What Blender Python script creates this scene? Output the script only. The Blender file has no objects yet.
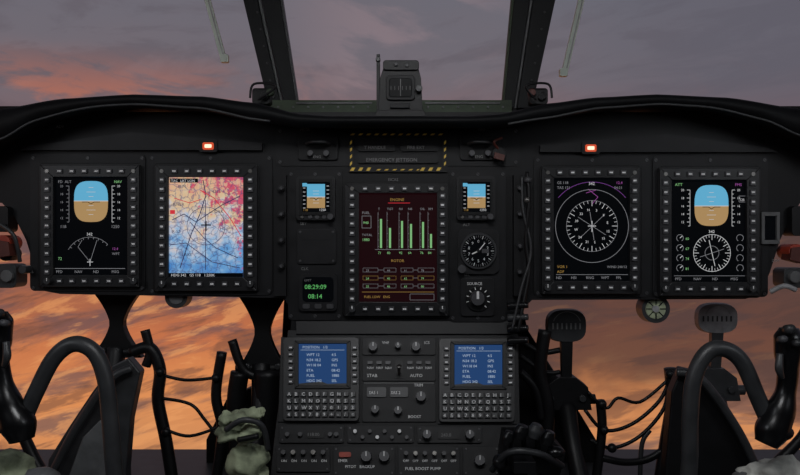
import bpy, math, random
from mathutils import Vector, Matrix, noise
random.seed(4)
scene = bpy.context.scene
scene.view_settings.view_transform = 'Standard'
scene.view_settings.look = 'None'

# ------------------------------------------------------------------ layout
S = 0.002          # metres per drawing unit on the instrument panel
CAMD = 1.5         # eye distance from panel
CZ = 1.2           # eye height

def P(u, v, y):
    f = (y + CAMD) / CAMD
    return Vector(((u - 400) * S * f, y, CZ + (237.5 - v) * S * f))

class Surf:
    """mounting surface: y at v0 plus a slope per unit v"""
    def __init__(s, y0=0.0, v0=0.0, slope=0.0):
        s.y0, s.v0, s.k = y0, v0, slope
        a = P(400, 300, s.y(300)); b = P(400, 400, s.y(400))
        t = (b - a).normalized()
        n = Vector((1, 0, 0)).cross(t)
        if n.y < 0: n = -n
        s.n = n
    def y(s, v): return s.y0 + (v - s.v0) * s.k
    def at(s, u, v, h=0.0): return P(u, v, s.y(v) - h)

PANEL = Surf(0.0)
CONS = Surf(0.0, 330, -0.10 / 145)

def lin(c):
    out = []
    for x in c:
        x = x / 255.0
        out.append(x / 12.92 if x <= 0.04045 else ((x + 0.055) / 1.055) ** 2.4)
    return tuple(out) + (1.0,)

# ------------------------------------------------------------------ materials
def mat(name, rgb, rough=0.5, metal=0.0, var=0.25, scale=40, bump=0.1, spec=0.5):
    m = bpy.data.materials.new(name); m.use_nodes = True
    nt = m.node_tree; b = nt.nodes['Principled BSDF']
    tc = nt.nodes.new('ShaderNodeTexCoord')
    nz = nt.nodes.new('ShaderNodeTexNoise'); nz.inputs['Scale'].default_value = scale
    nz.inputs['Detail'].default_value = 6
    nt.links.new(tc.outputs['Object'], nz.inputs['Vector'])
    rp = nt.nodes.new('ShaderNodeValToRGB')
    c = lin(rgb)
    rp.color_ramp.elements[0].position = 0.3; rp.color_ramp.elements[1].position = 0.7
    rp.color_ramp.elements[0].color = tuple(x * (1 - var) for x in c[:3]) + (1,)
    rp.color_ramp.elements[1].color = tuple(min(1, x * (1 + var)) for x in c[:3]) + (1,)
    nt.links.new(nz.outputs['Fac'], rp.inputs['Fac'])
    nt.links.new(rp.outputs['Color'], b.inputs['Base Color'])
    b.inputs['Roughness'].default_value = rough
    b.inputs['Metallic'].default_value = metal
    b.inputs['Specular IOR Level'].default_value = spec
    if bump > 0:
        bp = nt.nodes.new('ShaderNodeBump'); bp.inputs['Strength'].default_value = bump
        bp.inputs['Distance'].default_value = 0.001
        n2 = nt.nodes.new('ShaderNodeTexNoise'); n2.inputs['Scale'].default_value = scale * 12
        nt.links.new(tc.outputs['Object'], n2.inputs['Vector'])
        nt.links.new(n2.outputs['Fac'], bp.inputs['Height'])
        nt.links.new(bp.outputs['Normal'], b.inputs['Normal'])
    return m

def emi(name, rgb, st=1.0):
    m = bpy.data.materials.new(name); m.use_nodes = True
    nt = m.node_tree; b = nt.nodes['Principled BSDF']
    b.inputs['Base Color'].default_value = (0.002, 0.002, 0.002, 1)
    b.inputs['Roughness'].default_value = 0.5
    b.inputs['Specular IOR Level'].default_value = 0.04
    b.inputs['Emission Color'].default_value = lin(rgb)
    b.inputs['Emission Strength'].default_value = st
    return m

M = {}
M['panel'] = mat('panel_black_paint', (23, 23, 25), 0.5, scale=9, spec=.25)
M['panel2'] = mat('subpanel_black_paint', (28, 28, 30), 0.48, scale=15, spec=.25)
M['shield'] = mat('glareshield_vinyl', (14, 15, 17), 0.6, scale=12, bump=0.35, spec=.18)
M['bezel'] = mat('bezel_plastic', (31, 31, 33), 0.4, spec=.35)
M['key'] = mat('key_plastic', (66, 66, 69), 0.45)
M['label'] = mat('label_paint', (232, 232, 232), 0.6, var=0.1)
M['dim'] = mat('dim_label_paint', (125, 125, 125), 0.6, var=0.1)
M['black'] = mat('black_rubber', (16, 16, 18), 0.45, spec=.3)
M['glass'] = mat('compass_glass', (14, 15, 17), 0.4, spec=.1, bump=0)
M['gloss'] = mat('gloss_black_plastic', (14, 14, 16), 0.28)
M['steel'] = mat('worn_steel', (125, 123, 120), 0.35, metal=0.8)
M['grey'] = mat('grey_enamel', (92, 93, 94), 0.5)
M['dgrey'] = mat('dark_grey_enamel', (48, 49, 51), 0.42)
M['lgrey'] = mat('light_grey_casting', (150, 150, 152), 0.5, scale=60)
M['wiper'] = mat('wiper_paint', (190, 200, 190), 0.5, var=.1)
M['olive'] = mat('olive_primer', (50, 64, 44), 0.6)
M['postp'] = mat('post_paint', (15, 16, 18), 0.5, spec=.2)
M['canvas'] = mat('canvas_olive_grey', (150, 158, 130), 0.9, scale=30, var=0.6, bump=0.6)
M['paper'] = mat('pale_cloth', (185, 185, 178), 0.9, scale=40, var=0.4, bump=0.6)
M['yellow'] = mat('hazard_yellow', (235, 195, 75), 0.5, var=0.1)
M['red'] = mat('red_lacquer', (160, 55, 34), 0.45)
M['rust'] = mat('dull_red_paint', (84, 38, 30), 0.5)
M['lining'] = mat('cabin_lining', (42, 43, 45), 0.8, scale=20)
M['scr'] = emi('screen_black', (2, 3, 5))
M['maroon'] = emi('screen_maroon', (25, 6, 9))
M['cdub'] = emi('screen_blue', (32, 62, 106))
M['white'] = emi('symbol_white', (190, 190, 192))
M['cduw'] = emi('cdu_text_white', (158, 174, 194))
M['greyl'] = emi('symbol_grey', (118, 118, 122))
M['green'] = emi('symbol_green', (92, 172, 98))
M['gdim'] = emi('symbol_green_pale', (122, 178, 118))
M['blue'] = emi('attitude_sky_blue', (94, 168, 202))
M['tan'] = emi('attitude_ground_tan', (166, 134, 90))
M['mag'] = emi('symbol_magenta', (140, 72, 140))
M['purp'] = emi('symbol_purple', (110, 60, 130))
M['amber'] = emi('symbol_amber', (142, 112, 58))
M['sred'] = emi('symbol_red', (200, 50, 60))
M['mapk'] = emi('map_line_dark', (44, 46, 78))
M['mapl'] = emi('map_grid_line', (128, 132, 160))
M['lampw'] = emi('lamp_hot', (255, 200, 170), 1.8)
M['lampr'] = emi('lamp_red', (205, 80, 50), 1.0)

def map_material():
    m = bpy.data.materials.new('moving_map'); m.use_nodes = True
    nt = m.node_tree; N = nt.nodes; L = nt.links; b = N['Principled BSDF']
    b.inputs['Base Color'].default_value = (0.003, 0.003, 0.003, 1)
    b.inputs['Roughness'].default_value = 0.4; b.inputs['Specular IOR Level'].default_value = 0.1
    tc = N.new('ShaderNodeTexCoord')
    sep = N.new('ShaderNodeSeparateXYZ'); L.new(tc.outputs['Object'], sep.inputs[0])
    n1 = N.new('ShaderNodeTexNoise'); n1.inputs['Scale'].default_value = 30; n1.inputs['Detail'].default_value = 9; n1.inputs['Roughness'].default_value = .62
    L.new(tc.outputs['Object'], n1.inputs['Vector'])
    a = N.new('ShaderNodeMath'); a.operation = 'MULTIPLY_ADD'
    L.new(sep.outputs['Z'], a.inputs[0]); a.inputs[1].default_value = 3.8
    m2 = N.new('ShaderNodeMath'); m2.operation = 'MULTIPLY_ADD'
    L.new(n1.outputs['Fac'], m2.inputs[0]); m2.inputs[1].default_value = 1.4; m2.inputs[2].default_value = -0.18
    L.new(m2.outputs[0], a.inputs[2])
    rp = N.new('ShaderNodeValToRGB'); L.new(a.outputs[0], rp.inputs['Fac'])
    cr = rp.color_ramp
    cr.elements[0].position = 0.0; cr.elements[0].color = lin((72, 134, 205))
    cr.elements[1].position = 1.0; cr.elements[1].color = lin((228, 172, 150))
    for p, c in ((0.25, (112, 168, 220)), (0.4, (166, 196, 226)), (0.54, (212, 208, 214)), (0.68, (228, 202, 165)), (0.85, (230, 188, 148))):
        e = cr.elements.new(p); e.color = lin(c)
    n2 = N.new('ShaderNodeTexNoise'); n2.inputs['Scale'].default_value = 52; n2.inputs['Detail'].default_value = 9; n2.inputs['Roughness'].default_value = .68
    L.new(tc.outputs['Object'], n2.inputs['Vector'])
    ax = N.new('ShaderNodeMath'); ax.operation = 'MULTIPLY_ADD'; L.new(sep.outputs['X'], ax.inputs[0]); ax.inputs[1].default_value = 1.2; L.new(n2.outputs['Fac'], ax.inputs[2])
    az = N.new('ShaderNodeMath'); az.operation = 'MULTIPLY_ADD'; L.new(sep.outputs['Z'], az.inputs[0]); az.inputs[1].default_value = 1.1; L.new(ax.outputs[0], az.inputs[2])
    r2 = N.new('ShaderNodeValToRGB'); L.new(az.outputs[0], r2.inputs['Fac'])
    r2.color_ramp.elements[0].position = 0.59; r2.color_ramp.elements[1].position = 0.655
    r2.color_ramp.elements[1].color = (.9, .9, .9, 1)
    mx = N.new('ShaderNodeMixRGB'); L.new(r2.outputs['Color'], mx.inputs['Fac']); L.new(rp.outputs['Color'], mx.inputs[1]); mx.inputs[2].default_value = lin((212, 62, 105))
    wv = N.new('ShaderNodeTexVoronoi'); wv.feature = 'DISTANCE_TO_EDGE'; wv.inputs['Scale'].default_value = 70
    dv = N.new('ShaderNodeMixRGB'); dv.inputs['Fac'].default_value = .03; L.new(tc.outputs['Object'], dv.inputs[1]); L.new(n1.outputs['Color'], dv.inputs[2])
    L.new(dv.outputs[0], wv.inputs['Vector'])
    r3 = N.new('ShaderNodeValToRGB'); L.new(wv.outputs['Distance'], r3.inputs['Fac'])
    r3.color_ramp.elements[0].position = 0.0; r3.color_ramp.elements[0].color = (0.75, 0.75, 0.75, 1)
    r3.color_ramp.elements[1].position = 0.07; r3.color_ramp.elements[1].color = (0, 0, 0, 1)
    m3 = N.new('ShaderNodeMixRGB'); L.new(r3.outputs['Color'], m3.inputs['Fac']); L.new(mx.outputs[0], m3.inputs[1]); m3.inputs[2].default_value = lin((76, 82, 130))
    L.new(m3.outputs[0], b.inputs['Emission Color']); b.inputs['Emission Strength'].default_value = 0.82
    return m
M['map'] = map_material()

# ------------------------------------------------------------------ builders
def empty(name, loc, parent=None):
    o = bpy.data.objects.new(name, None); o.location = loc
    o.empty_display_size = 0.02
    scene.collection.objects.link(o)
    return o

class Part:
    def __init__(s, surf=PANEL):
        s.v, s.f, s.m, s.sm, s.mats, s.s = [], [], [], [], [], surf
    def add(s, vs, fs, m, smooth=False):
        o = len(s.v)
        if m not in s.mats: s.mats.append(m)
        k = s.mats.index(m)
        s.v += [Vector(x) for x in vs]
        for f in fs:
            s.f.append([i + o for i in f]); s.m.append(k); s.sm.append(smooth)
    # extruded outline standing on the surface from h0 to h1
    def prim(s, uv, h0, h1, m, top=1.0, surf=None):
        sf = surf or s.s
        n = len(uv)
        cu = sum(p[0] for p in uv) / n; cv = sum(p[1] for p in uv) / n
        fr = [sf.at(cu + (u - cu) * top, cv + (v - cv) * top, h1) for u, v in uv]
        bk = [sf.at(u, v, h1) + sf.n * (h1 - h0) for u, v in uv]
        fs = [list(range(n)), list(range(2 * n - 1, n - 1, -1))]
        for i in range(n):
            j = (i + 1) % n
            fs.append([i, i + n, j + n, j])
        s.add(fr + bk, fs, m)
    def box(s, u0, u1, v0, v1, h0, h1, m, top=1.0):
        s.prim([(u0, v1), (u1, v1), (u1, v0), (u0, v0)], h0, h1, m, top)
    def rbox(s, u0, u1, v0, v1, h0, h1, m, r=3, top=1.0):
        s.prim(rrect(u0, u1, v0, v1, r), h0, h1, m, top)
    def disc(s, u, v, r, h0, h1, m, n=20, top=1.0, a0=0):
        s.prim([(u + r * math.cos(a0 + 2 * math.pi * i / n), v - r * math.sin(a0 + 2 * math.pi * i / n)) for i in range(n)], h0, h1, m, top)
    def flat(s, uv, h, m):
        s.add([s.s.at(u, v, h) for u, v in uv], [list(range(len(uv)))], m)
    def line(s, pts, w, h, m, closed=False):
        pts = list(pts)
        if closed: pts.append(pts[0])
        for (a, b), (c, d) in zip(pts[:-1], pts[1:]):
            l = math.hypot(c - a, d - b) or 1
            nx, ny = -(d - b) / l * w / 2, (c - a) / l * w / 2
            s.flat([(a + nx, b + ny), (c + nx, d + ny), (c - nx, d - ny), (a - nx, b - ny)], h, m)
    def ring(s, u, v, r, w, h, m, n=40, a0=0, a1=360):
        k = max(3, int(n * (a1 - a0) / 360))
        s.line([(u + r * math.cos(math.radians(a0 + (a1 - a0) * i / k)), v - r * math.sin(math.radians(a0 + (a1 - a0) * i / k))) for i in range(k + 1)], w, h, m)
    def ticks(s, u, v, r0, r1, n, w, h, m, a0=0, a1=360):
        for i in range(n):
            a = math.radians(a0 + (a1 - a0) * i / n)
            s.line([(u + r0 * math.cos(a), v - r0 * math.sin(a)), (u + r1 * math.cos(a), v - r1 * math.sin(a))], w, h, m)
    def text(s, t, u, v, size, h, m, wide=1.0):
        vs, fs = glyphs(t)
        s.add([s.s.at(u + x * size * wide, v - y * size, h) for x, y in vs], fs, m)
    def frame(s, o, i, h0, h1, m, hi=None):
        (a, b, c, d), (e, f, g, k) = o, i
        s.prim([(a, d), (e, k), (e, g), (a, c)], h0, h1, m)
        s.prim([(b, c), (f, g), (f, k), (b, d)], h0, h1, m)
        s.prim([(a, c), (e, g), (f, g), (b, c)], h0, h1, m)
        s.prim([(a, d), (b, d), (f, k), (e, k)], h0, h1, m)
    # world-space sweeps
    def tube(s, pts, rad, m, seg=12, sub=6, caps=True):
        pts = [Vector(p) for p in pts]
        if not isinstance(rad, (list, tuple)): rad = [rad] * len(pts)
        C, R = [], []
        n = len(pts)
        for i in range(n - 1):
            p0 = pts[max(i - 1, 0)]; p1 = pts[i]; p2 = pts[i + 1]; p3 = pts[min(i + 2, n - 1)]
            for k in range(sub):
                t = k / sub
                C.append(0.5 * ((2 * p1) + (p2 - p0) * t + (2 * p0 - 5 * p1 + 4 * p2 - p3) * t * t + (3 * p1 - p0 - 3 * p2 + p3) * t ** 3))
                tt = t * t * (3 - 2 * t)
                R.append(rad[i] * (1 - tt) + rad[i + 1] * tt)
        C.append(pts[-1]); R.append(rad[-1])
        vs, fs = [], []
        up = None
        for i, c in enumerate(C):
            t = (C[min(i + 1, len(C) - 1)] - C[max(i - 1, 0)]).normalized()
            if up is None:
                up = Vector((0, 1, 0)) if abs(t.y) < 0.9 else Vector((1, 0, 0))
            a = (up - t * up.dot(t)).normalized(); b2 = t.cross(a); up = a
            for k in range(seg):
                w = 2 * math.pi * k / seg
                vs.append(c + (a * math.cos(w) + b2 * math.sin(w)) * R[i])
        for i in range(len(C) - 1):
            for k in range(seg):
                k2 = (k + 1) % seg
                fs.append([i * seg + k, i * seg + k2, (i + 1) * seg + k2, (i + 1) * seg + k])
        if caps:
            fs.append(list(range(seg))[::-1]); fs.append([(len(C) - 1) * seg + k for k in range(seg)])
        s.add(vs, fs, m, True)
    def ball(s, c, r, m, sc=(1, 1, 1), lump=0, seg=20, freq=20):
        c = Vector(c); vs, fs = [], []
        R = seg // 2
        for i in range(R + 1):
            th = math.pi * i / R
            for k in range(seg):
                ph = 2 * math.pi * k / seg
                d = Vector((math.sin(th) * math.cos(ph) * sc[0], math.sin(th) * math.sin(ph) * sc[1], math.cos(th) * sc[2]))
                rr = r
                if lump: rr = r * (1 + lump * noise.noise((c + d * r) * freq) + 0.5 * lump * noise.noise((c + d * r) * freq * 2.3))
                vs.append(c + d * rr)
        for i in range(R):
            for k in range(seg):
                k2 = (k + 1) % seg
                fs.append([i * seg + k, (i + 1) * seg + k, (i + 1) * seg + k2, i * seg + k2])
        s.add(vs, fs, m, True)
    def wbox(s, c, size, m):
        c = Vector(c); hx, hy, hz = [q / 2 for q in size]
        vs = [Vector((x, y, z)) for x in (-hx, hx) for y in (-hy, hy) for z in (-hz, hz)]
        s.add([c + q for q in vs], [[0, 1, 3, 2], [4, 6, 7, 5], [0, 4, 5, 1], [2, 3, 7, 6], [0, 2, 6, 4], [1, 5, 7, 3]], m)
    def build(s, name, parent=None, bevel=0, org=None, fix=True):
        if not s.v: return None
        if parent: o0 = Vector(parent.location)
        elif org is not None: o0 = Vector(org)
        else:
            o0 = sum(s.v, Vector()) / len(s.v)
        me = bpy.data.meshes.new(name)
        me.from_pydata([v - o0 for v in s.v], [], s.f)
        for k in s.mats: me.materials.append(M[k])
        for p, k, sm in zip(me.polygons, s.m, s.sm):
            p.material_index = k; p.use_smooth = sm
        me.update()
        if fix:
            import bmesh
            bm = bmesh.new(); bm.from_mesh(me)
            bmesh.ops.recalc_face_normals(bm, faces=bm.faces)
            bm.to_mesh(me); bm.free()
        o = bpy.data.objects.new(name, me)
        scene.collection.objects.link(o)
        if parent: o.parent = parent
        else: o.location = o0
        if bevel:
            b = o.modifiers.new('edge_bevel', 'BEVEL'); b.width = bevel; b.segments = 2
            b.limit_method = 'ANGLE'; b.angle_limit = math.radians(40)
        return o

def rrect(u0, u1, v0, v1, r, k=4):
    out = []
    for cx, cy, a0 in ((u1 - r, v0 + r, 0), (u0 + r, v0 + r, 90), (u0 + r, v1 - r, 180), (u1 - r, v1 - r, 270)):
        for i in range(k + 1):
            a = math.radians(a0 + 90 * i / k)
            out.append((cx + r * math.cos(a), cy - r * math.sin(a)))
    return out

_g = {}
def glyphs(t):
    if t not in _g:
        cu = bpy.data.curves.new('t', 'FONT'); cu.body = t; cu.size = 1; cu.resolution_u = 2
        ob = bpy.data.objects.new('t', cu); scene.collection.objects.link(ob)
        bpy.context.view_layer.update()
        dg = bpy.context.evaluated_depsgraph_get()
        me = bpy.data.meshes.new_from_object(ob.evaluated_get(dg))
        _g[t] = ([(v.co.x, v.co.y) for v in me.vertices], [list(p.vertices) for p in me.polygons])
        bpy.data.objects.remove(ob); bpy.data.curves.remove(cu); bpy.data.meshes.remove(me)
    return _g[t]

def interp(pts, x):
    for (a, b), (c, d) in zip(pts[:-1], pts[1:]):
        if x <= c:
            t = max(0, (x - a) / (c - a)); return b + (d - b) * (t * t * (3 - 2 * t) * 0.5 + t * 0.5)
    return pts[-1][1]

# ------------------------------------------------------------------ cabin shell
r = Part(); r.wbox((0, -1.05, .665), (2.6, 2.72, .05), 'dgrey'); r.build('floor', bevel=.004)
r = Part(); r.wbox((0, -1.05, 1.99), (2.6, 2.72, .06), 'lining'); r.build('ceiling')
r = Part(); r.wbox((0, -2.43, 1.34), (2.6, .05, 1.36), 'lining'); r.build('wall_back')
for nm, sx in (('wall_left', -1), ('wall_right', 1)):
    r = Part()
    r.wbox((sx * 1.28, -1.4, .98), (.05, 2.0, .6), 'lining')
    r.wbox((sx * 1.28, -1.4, 1.86), (.05, 2.0, .22), 'lining')
    for yy in (-2.38, -1.5, -.43): r.wbox((sx * 1.28, yy, 1.45), (.05, .1, .7), 'lining')
    r.wbox((sx * 1.28, -1.95, 1.45), (.05, .9, .7), 'lining')
    r.build(nm)

# ------------------------------------------------------------------ instrument panel body
pn = Part()
outline = [(-70, 112), (-70, 196), (2, 203), (14, 216), (26, 240), (36, 272), (44, 291), (60, 294), (284, 298), (292, 312), (290, 334),
           (512, 334), (520, 312), (532, 300), (745, 299), (760, 295), (770, 272), (780, 240), (792, 216), (800, 203), (870, 196), (870, 112)]
pn.prim(outline[::-1], -0.06, 0.0, 'panel')
pn.rbox(30, 145, 154, 291, 0, .003, 'panel2', 5)
pn.rbox(148, 272, 154, 295, 0, .003, 'panel2', 5)
pn.rbox(534, 650, 156, 297, 0, .003, 'panel2', 5)
pn.rbox(653, 768, 156, 297, 0, .003, 'panel2', 5)
pn.rbox(288, 342, 170, 320, 0, .003, 'panel2', 4)
pn.rbox(450, 506, 170, 322, 0, .003, 'panel2', 4)
pn.rbox(276, 520, 127, 166, 0, .002, 'panel2', 4)
pn.box(514, 526, 175, 296, 0, .02, 'panel')
pn.box(274, 286, 175, 296, 0, .012, 'panel')
pn.prim([(20, 150), (262, 150), (262, 143), (130, 132), (30, 146)], 0, .012, 'panel2')
pn.prim([(540, 152), (778, 152), (768, 148), (668, 134), (540, 145)], 0, .012, 'panel2')
for (a, b, c, d) in ((33, 142, 158, 288), (152, 269, 158, 291), (538, 647, 160, 293), (656, 765, 160, 294), (291, 339, 174, 316), (453, 503, 174, 318), (280, 516, 131, 162)):
    for u in (a, (a + b) / 2, b):
        for v in (c, d):
            pn.disc(u, v, 1.6, .003, .0045, 'key', 10)
            pn.line([(u - 1.1, v - .6), (u + 1.1, v + .6)], .5, .0047, 'black')
for u, v, t in ((52, 122, 'CAUT'), (56, 128, 'ADV'), (300, 131, 'MSTR'), (478, 131, 'FIRE'), (300, 225, 'SBY'), (463, 226, 'ALT'), (301, 270, 'CLK'), (464, 276, 'SEL'), (388, 181, 'EICAS'), (20, 268, 'UPPER'), (21, 273, 'CONSL'), (772, 262, 'DIM')):
    pn.text(t, u, v, 4, .0045, 'dim')
for u, v in ((281, 188), (281, 214), (281, 240), (281, 266), (520, 188), (520, 214), (520, 246), (520, 272)):
    pn.disc(u, v, 3.4, .01, .024, 'bezel', 14); pn.disc(u, v, 1.7, .02, .034, 'key', 12)
pn.build('instrument_panel', bevel=.0008)

cb = Part()
cb.tube([P(527, 172, -.03), P(529, 200, -.035), P(526, 240, -.032), P(529, 270, -.035), P(524, 300, -.04), P(518, 332, -.045)], .0035, 'black')
cb.tube([P(522, 176, -.03), P(523, 210, -.033), P(531, 250, -.034), P(521, 290, -.04), P(512, 330, -.045)], .0025, 'dgrey')
cb.ball(P(528, 180, -.033), .008, 'key', (1, 1, .8)); cb.ball(P(527, 200, -.036), .006, 'steel')
for v in (306, 318, 329, 341):
    cb.tube([P(508, v, -.03), P(528, v - 1, -.045)], [.008, .006], 'gloss' if v != 318 else 'dgrey')
cb.build('wiring_loom')

# ------------------------------------------------------------------ glareshield
top = [(-70, 120), (0, 105), (60, 96), (130, 92), (200, 94), (250, 100), (300, 112), (330, 114), (470, 114), (500, 112), (550, 101), (600, 95), (660, 92), (730, 95), (800, 105), (870, 120)]
bot = [(-70, 172), (0, 140), (40, 119), (90, 108), (130, 105), (200, 109), (260, 121), (300, 126), (500, 126), (545, 119), (600, 109), (660, 105), (710, 108), (760, 119), (800, 136), (870, 168)]
g = Part()
us = [-70 + i * 940 / 94 for i in range(95)]
secs = []
for u in us:
    a = interp(top, u); b = interp(bot, u)
    yl = -0.10
    pt = P(u, a, yl); pb = P(u, b, yl)
    sec = [Vector((pt.x, .27, pt.z - .012)), Vector((pt.x, .1, pt.z - .003)), Vector((pt.x, yl + .03, pt.z))]
    hgt = pt.z - pb.z
    for k in range(1, 8):
        an = math.pi * k / 8
        sec.append(Vector((pt.x, yl + .03 - .03 * math.sin(an), (pt.z + pb.z) / 2 + hgt / 2 * math.cos(an))))
    sec += [Vector((pb.x, yl + .03, pb.z)), Vector((pb.x, yl + .034, pb.z + .004)), Vector((pb.x, -.001, pb.z + .012)), Vector((pb.x, .27, pt.z - .022))]
    secs.append(sec)
n = len(secs[0]); vs = [q for sct in secs for q in sct]; fs = []
for i in range(len(secs) - 1):
    for k in range(n):
        k2 = (k + 1) % n
        fs.append([i * n + k, i * n + k2, (i + 1) * n + k2, (i + 1) * n + k])
fs.append(list(range(n))); fs.append([(len(secs) - 1) * n + k for k in range(n)])
g.add(vs, fs, 'shield', True)
g.tube([P(u, interp(bot, u) - 1, -.094) for u in range(-60, 292, 22)], .0024, 'dgrey', 8, 3)  # grey beads along the lip: its sheen put in as colour
g.tube([P(u, interp(bot, u) - 1, -.094) for u in range(508, 870, 22)], .0024, 'dgrey', 8, 3)
g.build('glareshield')

# ------------------------------------------------------------------ windshield structure
w = Part(Surf(.27))
def strip(a, b, c, d, h0, h1, m):   # top-left, top-right, bottom-right, bottom-left (top trimmed at the roof line)
    t = 68 / 268
    a = (a[0] + (d[0] - a[0]) * t, a[1] + (d[1] - a[1]) * t); b = (b[0] + (c[0] - b[0]) * t, b[1] + (c[1] - b[1]) * t)
    w.prim([d, c, b, a], h0, h1, m)
strip((205, -160), (222, -160), (281, 108), (269, 108), 0, .05, 'postp')
strip((223, -160), (227, -160), (284, 108), (281, 108), 0, .03, 'grey')
strip((228, -160), (254, -160), (297, 108), (285, 108), 0, .04, 'postp')
strip((255, -160), (258, -160), (299, 108), (297, 108), .005, .03, 'dgrey')
strip((558, -160), (590, -160), (532, 108), (517, 108), 0, .05, 'postp')
strip((554, -160), (557, -160), (517, 108), (514, 108), 0, .03, 'grey')
strip((530, -160), (553, -160), (514, 108), (504, 108), 0, .04, 'postp')
strip((526, -160), (529, -160), (504, 108), (502, 108), .005, .03, 'olive')
w.box(-120, 268, 106, 125, 0, .03, 'postp'); w.box(531, 920, 106, 125, 0, .03, 'postp')
w.box(262, 540, 108, 130, 0, .03, 'postp')
w.box(-140, 940, -92, -78, 0, .05, 'postp')
for i in range(7):
    v = -5 + i * 17
    w.disc(252 + 0.19 * v + 3, v, 1.2, .05, .053, 'dgrey', 8)
    w.disc(548 - 0.19 * v - 1, v, 1.2, .05, .053, 'dgrey', 8)
w.build('windshield_frame', bevel=.002)
sl = Part(Surf(.22))
sl.box(268, 512, 100, 122, 0, .03, 'olive')
sl.box(296, 372, 102, 104, .03, .033, 'grey'); sl.box(425, 500, 102, 104, .03, .033, 'grey')
for i in range(16):
    sl.disc(278 + i * 15, 107, 1.3, .03, .033, 'grey', 8)
sl.build('windshield_sill', bevel=.001)
for side in (0, 1):
    wp = Part(Surf(.31))
    a, b = ((195, -45), (224, 62)) if side == 0 else ((592, -45), (564, 76))
    d = 3.0
    wp.prim([(b[0] - d, b[1]), (b[0] + d, b[1]), (a[0] + d, a[1]), (a[0] - d, a[1])], 0, .012, 'wiper')
    wp.line([(a[0] + 1, a[1]), (b[0] + 1, b[1])], 1.2, .0135, 'lgrey')
    wp.tube([P(a[0], a[1], .3), P(a[0], a[1] - 20, .28), P(a[0] + (8 if side else -8), -92, .26)], .006, 'dgrey')
    wp.rbox(b[0] - 4, b[0] + 4, b[1] - 8, b[1], .0, .015, 'wiper', 1.5)
    wp.build('windshield_wiper', bevel=.001)
for c, sgn in ((262, -1), (540, 1)):
    ft = Part(Surf(.1))
    ft.rbox(c - 10, c + 8, 88, 104, -.03, .0, 'black', 3)
    ft.disc(c - 8 * sgn, 92, 4, 0, .01, 'rust' if sgn > 0 else 'olive', 12)
    ft.tube([P(c - 4, 100, .08), P(c - 14 * sgn, 86, .07), P(c + 8 * sgn, 84, .08), P(c + 12 * sgn, 98, .08)], .0025, 'black')
    ft.disc(c + 2, 96, 4, 0, .012, 'gloss', 12)
    ft.build('post_bracket', bevel=.001)

# ------------------------------------------------------------------ standby compass on the hood
sc = Part(Surf(-.03))
sc.prim([(378, 116), (423, 116), (421, 78), (417, 63), (385, 63), (380, 78)], -.05, .0, 'black')
sc.rbox(383, 419, 60, 70, -.04, .006, 'black', 3)
sc.rbox(386, 415, 75, 100, 0, .006, 'panel2', 4)
sc.rbox(389, 412, 78, 97, .006, .008, 'glass', 3)
sc.line([(400.5, 79), (400.5, 96)], .6, .0085, 'dim')
for i in range(6): sc.line([(391 + i * 3.8, 86), (391 + i * 3.8, 90)], .4, .0085, 'dim')
sc.box(390, 410, 103, 108, 0, .006, 'panel2')
sc.box(376.5, 380, 54, 112, -.02, -.01, 'black'); sc.disc(378, 59, 2.4, -.02, -.006, 'dgrey', 12)
sc.disc(396, 64, 2, .006, .01, 'key', 10); sc.disc(407, 65, 2, .006, .01, 'key', 10)
sc.prim([(373, 120), (428, 120), (424, 110), (377, 110)], -.05, .01, 'black')
sc.disc(419, 88, 3.5, 0, .014, 'dgrey', 12)
sc.build('standby_compass', bevel=.0015)

# ------------------------------------------------------------------ hazard framed panel
hz = Part()
hz.frame((349, 447, 132, 172), (353, 443, 138, 166), 0, .006, 'black')
hz.box(353, 443, 138, 166, 0, .003, 'panel')
def hazard(u0, u1, v0, v1):
    x = u0
    while x < u1 - 1:
        e = min(x + 3.4, u1 - 2)
        hz.flat([(x, v1), (e, v1), (min(e + 2, u1), v0), (x + 2, v0)], .0066, 'yellow'); x += 8
hazard(350, 376, 167.5, 170.8); hazard(420, 446, 167.5, 170.8); hazard(376, 420, 169, 170.4)
hazard(350, 446, 133.5, 135.2)
for i in range(4):
    for u in (350, 444):
        hz.flat([(u, 142 + i * 7), (u + 2, 140 + i * 7), (u + 2, 143 + i * 7), (u, 145 + i * 7)], .0066, 'yellow')
hz.rbox(358, 395, 142, 151, .003, .008, 'black', 2); hz.rbox(401, 438, 142, 151, .003, .008, 'black', 2)
hz.rbox(358, 438, 155, 163, .003, .008, 'black', 2)
hz.text('T HANDLE', 364, 149, 4.5, .0085, 'dim'); hz.text('FIRE EXT', 407, 149, 4.5, .0085, 'dim')
hz.text('EMERGENCY JETTISON', 366, 161.5, 5, .0085, 'dim')
hz.build('hazard_warning_panel')

for u in (318, 480):
    t = Part()
    t.rbox(u - 20, u + 20, 136, 160, .002, .008, 'panel', 3)
    t.tube([P(u - 12, 144, -.008), P(u - 6, 142, -.03), P(u + 6, 142, -.03), P(u + 12, 144, -.008)], .003, 'dgrey')
    t.disc(u - 8, 153, 3, .008, .02, 'key', 14); t.disc(u + 8, 153, 3, .008, .02, 'key', 14)
    t.text('ENG', u - 5, 158, 4, .0085, 'dim')
    t.build('engine_control_box', bevel=.0008)
rt = Part(); rt.disc(499, 154, 7, .002, .02, 'black', 16); rt.prim([(494, 158), (504, 161), (505, 155), (495, 152)], .02, .028, 'rust')
rt.tube([P(499, 150, -.015), P(494, 142, -.03), P(502, 138, -.02)], .0025, 'rust')
rt.build('guarded_switch', bevel=.001)

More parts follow.
